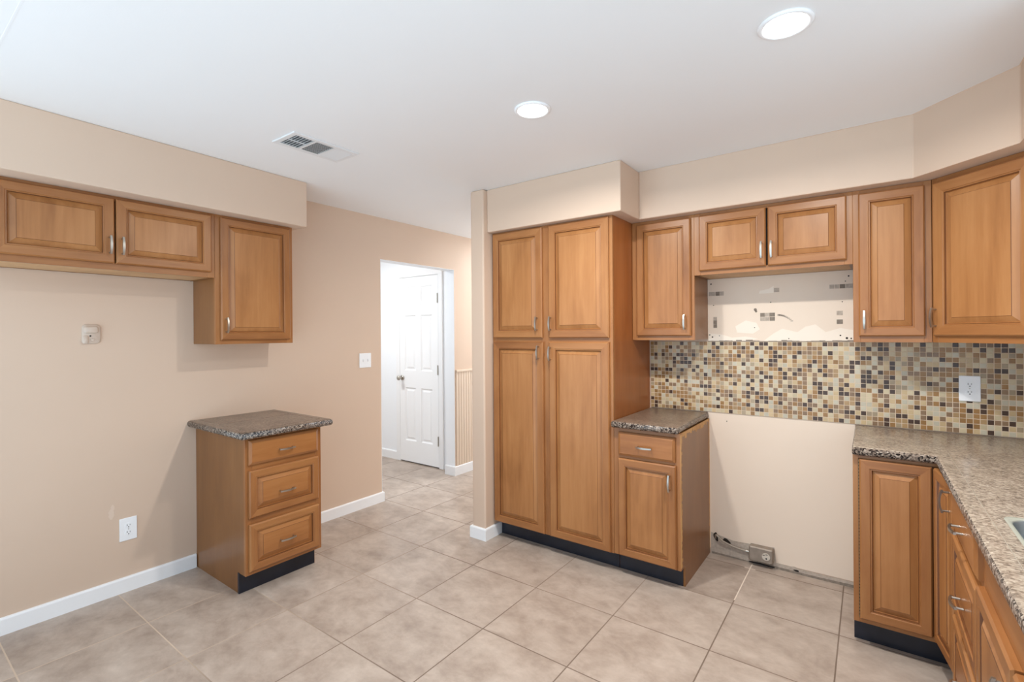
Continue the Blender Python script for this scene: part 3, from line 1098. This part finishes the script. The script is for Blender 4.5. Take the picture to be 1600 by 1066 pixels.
c = thing('sink', 'stainless steel sink basin with pale rim set into the granite worktop', 'sink', (0.52, 1.54, 0.70), 0)
lp = lambda i, r, z: [(x - 0.52, y - 1.54, z - 0.70) for x, y in rrect(HOLE[0] + i, HOLE[1] + i, HOLE[2] - i, HOLE[3] - i, r)]
loft(MB(), [lp(0.006, 0.05, 0.9135), lp(0.008, 0.05, 0.905), lp(0.014, 0.05, 0.80), lp(0.03, 0.05, 0.735), lp(0.06, 0.05, 0.722)], M['steel'], True).build('basin', c)
loft(MB(), [lp(-0.005, 0.03, 0.9142), lp(-0.004, 0.03, 0.9158), lp(0.002, 0.047, 0.9158), lp(0.007, 0.05, 0.912)], M['caulk']).build('rim', c)
MB().ring((0, 0), 0.022, 0.045, 0.7225 - 0.70, 0.7265 - 0.70, M['nickel']).disc((0, 0, 0.0235), (0, 0, 1), 0.024, 0.002, M['dark']).build('drain', c)


# ------------------------------------------------------------------ fittings
def outlet(name, label, loc, rz, group='duplex outlets'):
    c_ = thing(name, label, 'outlet', loc, rz, group)
    MB().box(-0.0405, -0.006, -0.0635, 0.0405, 0.0, 0.0635, M['plastic'], 0.0025, 2).build('cover_plate', c_)
    for dz in (0.0195, -0.0195):
        r_ = MB()
        r_.disc((0, -0.0068, dz), (0, -1, 0), 0.0165, 0.003, M['plastic'], 28)
        ro = r_.build('receptacle', c_)
        MB().box(-0.0075, -0.0087, dz - 0.001, -0.0052, -0.0078, dz + 0.008, M['slot']).box(0.0052, -0.0087, dz, 0.0072, -0.0078, dz + 0.007, M['slot']) \
            .disc((0, -0.0083, dz - 0.0075), (0, -1, 0), 0.0028, 0.001, M['slot'], 12).build('slot', ro)
    MB().disc((0, -0.0062, 0), (0, -1, 0), 0.0028, 0.001, M['nickel'], 12).build('screw', c_)
    return c_


outlet('wall_outlet', 'white duplex outlet low on the bare left wall', (WX, 0.938, 0.349), 90)
outlet('wall_outlet', 'white duplex outlet on the mosaic backsplash above the worktop', (0.4035, WY - 0.008, 1.143), 0)

c = thing('light_switch', 'white double light switch plate beside the doorway', 'switch', (WX, 2.551, 1.220), 90)
MB().box(-0.0575, -0.006, -0.060, 0.0575, 0, 0.060, M['plastic'], 0.0025, 2).build('cover_plate', c)
for dx in (-0.023, 0.023):
    MB().box(dx - 0.005, -0.0072, -0.012, dx + 0.005, -0.004, 0.012, M['vent']).box(dx - 0.0035, -0.017, -0.001, dx + 0.0035, -0.005, 0.009, M['plastic'], 0.0012, 1).build('toggle', c)

# painted-over fitting on the refrigerator wall
c = thing('wall_fitting', 'small lumpy painted-over wall fitting with a hole above the left outlet', 'fitting', (WX, 0.782, 1.449), 90)
loft(MB(), [[(x, 0.0, z) for x, z in rrect(-0.040, -0.052, 0.040, 0.052, 0.018)], [(x, -0.008, z) for x, z in rrect(-0.039, -0.051, 0.039, 0.051, 0.018)],
            [(x, -0.012, z) for x, z in rrect(-0.034, -0.046, 0.034, 0.046, 0.016)]], M['putty'], True).build('plate', c)
loft(MB(), [[(x, -0.011, z) for x, z in rrect(-0.036, 0.004, 0.028, 0.045, 0.014)], [(x, -0.022, z) for x, z in rrect(-0.033, 0.006, 0.026, 0.040, 0.012)],
            [(x, -0.026, z) for x, z in rrect(-0.026, 0.012, 0.020, 0.034, 0.010)]], M['putty'], True).build('raised_cover', c)
MB().disc((-0.006, -0.0125, -0.010), (0, -1, 0), 0.0042, 0.002, M['dark'], 14).build('hole', c)
MB().disc((0.001, -0.016, -0.032), (0, -1, 0), 0.008, 0.010, M['putty'], 18, 0.006).build('screw_boss', c)
loft(MB(), [[(x, -0.011, z) for x, z in rrect(-0.040, -0.052, -0.012, -0.006, 0.010)], [(x, -0.018, z) for x, z in rrect(-0.037, -0.049, -0.015, -0.010, 0.009)]], M['putty'], True).build('plaster_lump', c)

# surface box and cable in the range gap
c = thing('range_outlet', 'grey metal surface outlet box low on the wall in the range gap', 'outlet', (-0.538, WY - 0.0035, 0.034), 0)
loft(MB(), [[(x, 0.0, z) for x, z in rrect(-0.066, 0.0, 0.066, 0.088, 0.010)], [(x, -0.044, z) for x, z in rrect(-0.066, 0.0, 0.066, 0.088, 0.010)],
            [(x, -0.050, z) for x, z in rrect(-0.060, 0.006, 0.060, 0.082, 0.008)]], M['zinc'], True, False).build('box', c)
ro = MB().disc((0.030, -0.0515, 0.044), (0, -1, 0), 0.022, 0.006, M['almond'], 28)
ro = ro.build('receptacle', c)
MB().box(0.012, -0.0556, 0.050, 0.023, -0.0543, 0.054, M['slot']).box(0.028, -0.0556, 0.056, 0.039, -0.0543, 0.060, M['slot']) \
    .disc((0.032, -0.055, 0.034), (0, -1, 0), 0.005, 0.0012, M['slot'], 12).build('slot', ro)
c = thing('power_cable', 'grey flexible power cable from the wall hole to the metal outlet box', 'cable', (-0.81, WY - 0.02, 0.12), 0)
pts = [(-0.808, 3.318, 0.10), (-0.806, 3.305, 0.125), (-0.798, 3.292, 0.134), (-0.785, 3.289, 0.124), (-0.765, 3.291, 0.105), (-0.735, 3.297, 0.092), (-0.70, 3.301, 0.080), (-0.655, 3.301, 0.073), (-0.622, 3.300, 0.072)]
sm_ = []
for i in range(len(pts) - 1):
    for k in range(4):
        a = k / 4
        sm_.append(tuple(pts[i][j] * (1 - a) + pts[i + 1][j] * a for j in range(3)))
sm_.append(pts[-1])
loc = (-0.81, WY - 0.02, 0.12)
MB().tube([(p[0] - loc[0], p[1] - loc[1], p[2] - loc[2]) for p in sm_], 0.0055, M['cable']).build('sheath', c)
MB().disc((-0.6145 - loc[0], 3.300 - loc[1], 0.072 - loc[2]), (1, 0, 0), 0.010, 0.020, M['nickel'], 16).build('connector', c)

# ceiling vent
c = thing('ceiling_vent', 'white three-section air vent grille on the ceiling near the left soffit', 'vent', (-2.378, 1.495, CEIL), 0)
fr = MB()
hx, hy = 0.105, 0.19
for (x0, y0, x1, y1) in ((-hx, -hy, -hx + 0.028, hy), (hx - 0.028, -hy, hx, hy), (-hx + 0.028, -hy, hx - 0.028, -hy + 0.028), (-hx + 0.028, hy - 0.028, hx - 0.028, hy)):
    fr.box(x0, y0, -0.008, x1, y1, 0, M['vent'], 0.002, 1)
for y in (-0.056, 0.056):
    fr.box(-hx + 0.028, y - 0.006, -0.008, hx - 0.028, y + 0.006, 0, M['vent'])
fr.build('frame', c)
MB().box(-hx + 0.026, -hy + 0.026, -0.0012, hx - 0.026, hy - 0.026, -0.0002, M['vent_dark']).build('duct_opening', c)
def slat(x0, y0, x1, y1, tilt, along_x):
    mb_ = MB()
    b_ = bmesh.new()
    bmesh.ops.create_cube(b_, size=1)
    if along_x:
        bmesh.ops.scale(b_, vec=(x1 - x0, 0.011, 0.0012), verts=b_.verts)
        bmesh.ops.rotate(b_, cent=(0, 0, 0), matrix=Matrix.Rotation(R(tilt), 3, 'X'), verts=b_.verts)
    else:
        bmesh.ops.scale(b_, vec=(0.011, y1 - y0, 0.0012), verts=b_.verts)
        bmesh.ops.rotate(b_, cent=(0, 0, 0), matrix=Matrix.Rotation(R(tilt), 3, 'Y'), verts=b_.verts)
    bmesh.ops.translate(b_, vec=((x0 + x1) / 2, (y0 + y1) / 2, -0.0062), verts=b_.verts)
    mb_.merge(b_, M['vent'])
    return mb_.build('louver', c)
for k in range(6):
    y = -0.153 + k * 0.0165
    slat(-0.077, y, 0.077, y, 48, True)
for k in range(9):
    x = -0.070 + k * 0.0175
    slat(x, -0.05, x, 0.05, 40, False)
for k in range(7):
    y = 0.070 + k * 0.0145
    slat(-0.077, y, 0.077, y, -12, True)
MB().box(-0.0015, -0.16, -0.0085, 0.0015, -0.062, -0.002, M['vent']).build('divider', c)


# recessed ceiling lights
def downlight(label, x, y, watts, group='recessed ceiling lights', color=(1.0, 0.975, 0.93), spread=168):
    c_ = thing('ceiling_light', label, 'light', (x, y, CEIL), 0, group)
    MB().ring((0, 0), 0.066, 0.082, -0.008, 0.0, M['trim']).build('trim_ring', c_, True)
    MB().disc((0, 0, -0.0035), (0, 0, 1), 0.0665, 0.005, M['lens'], 40).build('lens', c_)
    ld = bpy.data.lights.new('lamp', 'AREA')
    ld.shape = 'DISK'
    ld.size = 0.10
    ld.energy = watts
    ld.color = color
    ld.spread = R(spread)
    lo = bpy.data.objects.new('lamp', ld)
    COL.objects.link(lo)
    lo.parent = c_
    lo.location = (0, 0, -0.012)
    return c_


downlight('round recessed ceiling light in front of the tall pantry', -1.213, 1.826, LAMP_W)
downlight('round recessed ceiling light at top right, nearest the right soffit', -0.214, 1.818, LAMP_W)
downlight('unseen recessed ceiling light added to light the white hall behind the doorway', -4.35, 2.75, HALL_W, 'added lights of the rooms beyond', (0.93, 0.97, 1.0), 180)  # unseen fixture, put in to brighten the hall
downlight('unseen recessed ceiling light added to light the passage behind the tan wing wall', -2.8, 4.7, PASSAGE_W, 'added lights of the rooms beyond', (0.95, 0.98, 1.0), 180)  # unseen fixture, put in to brighten the passage
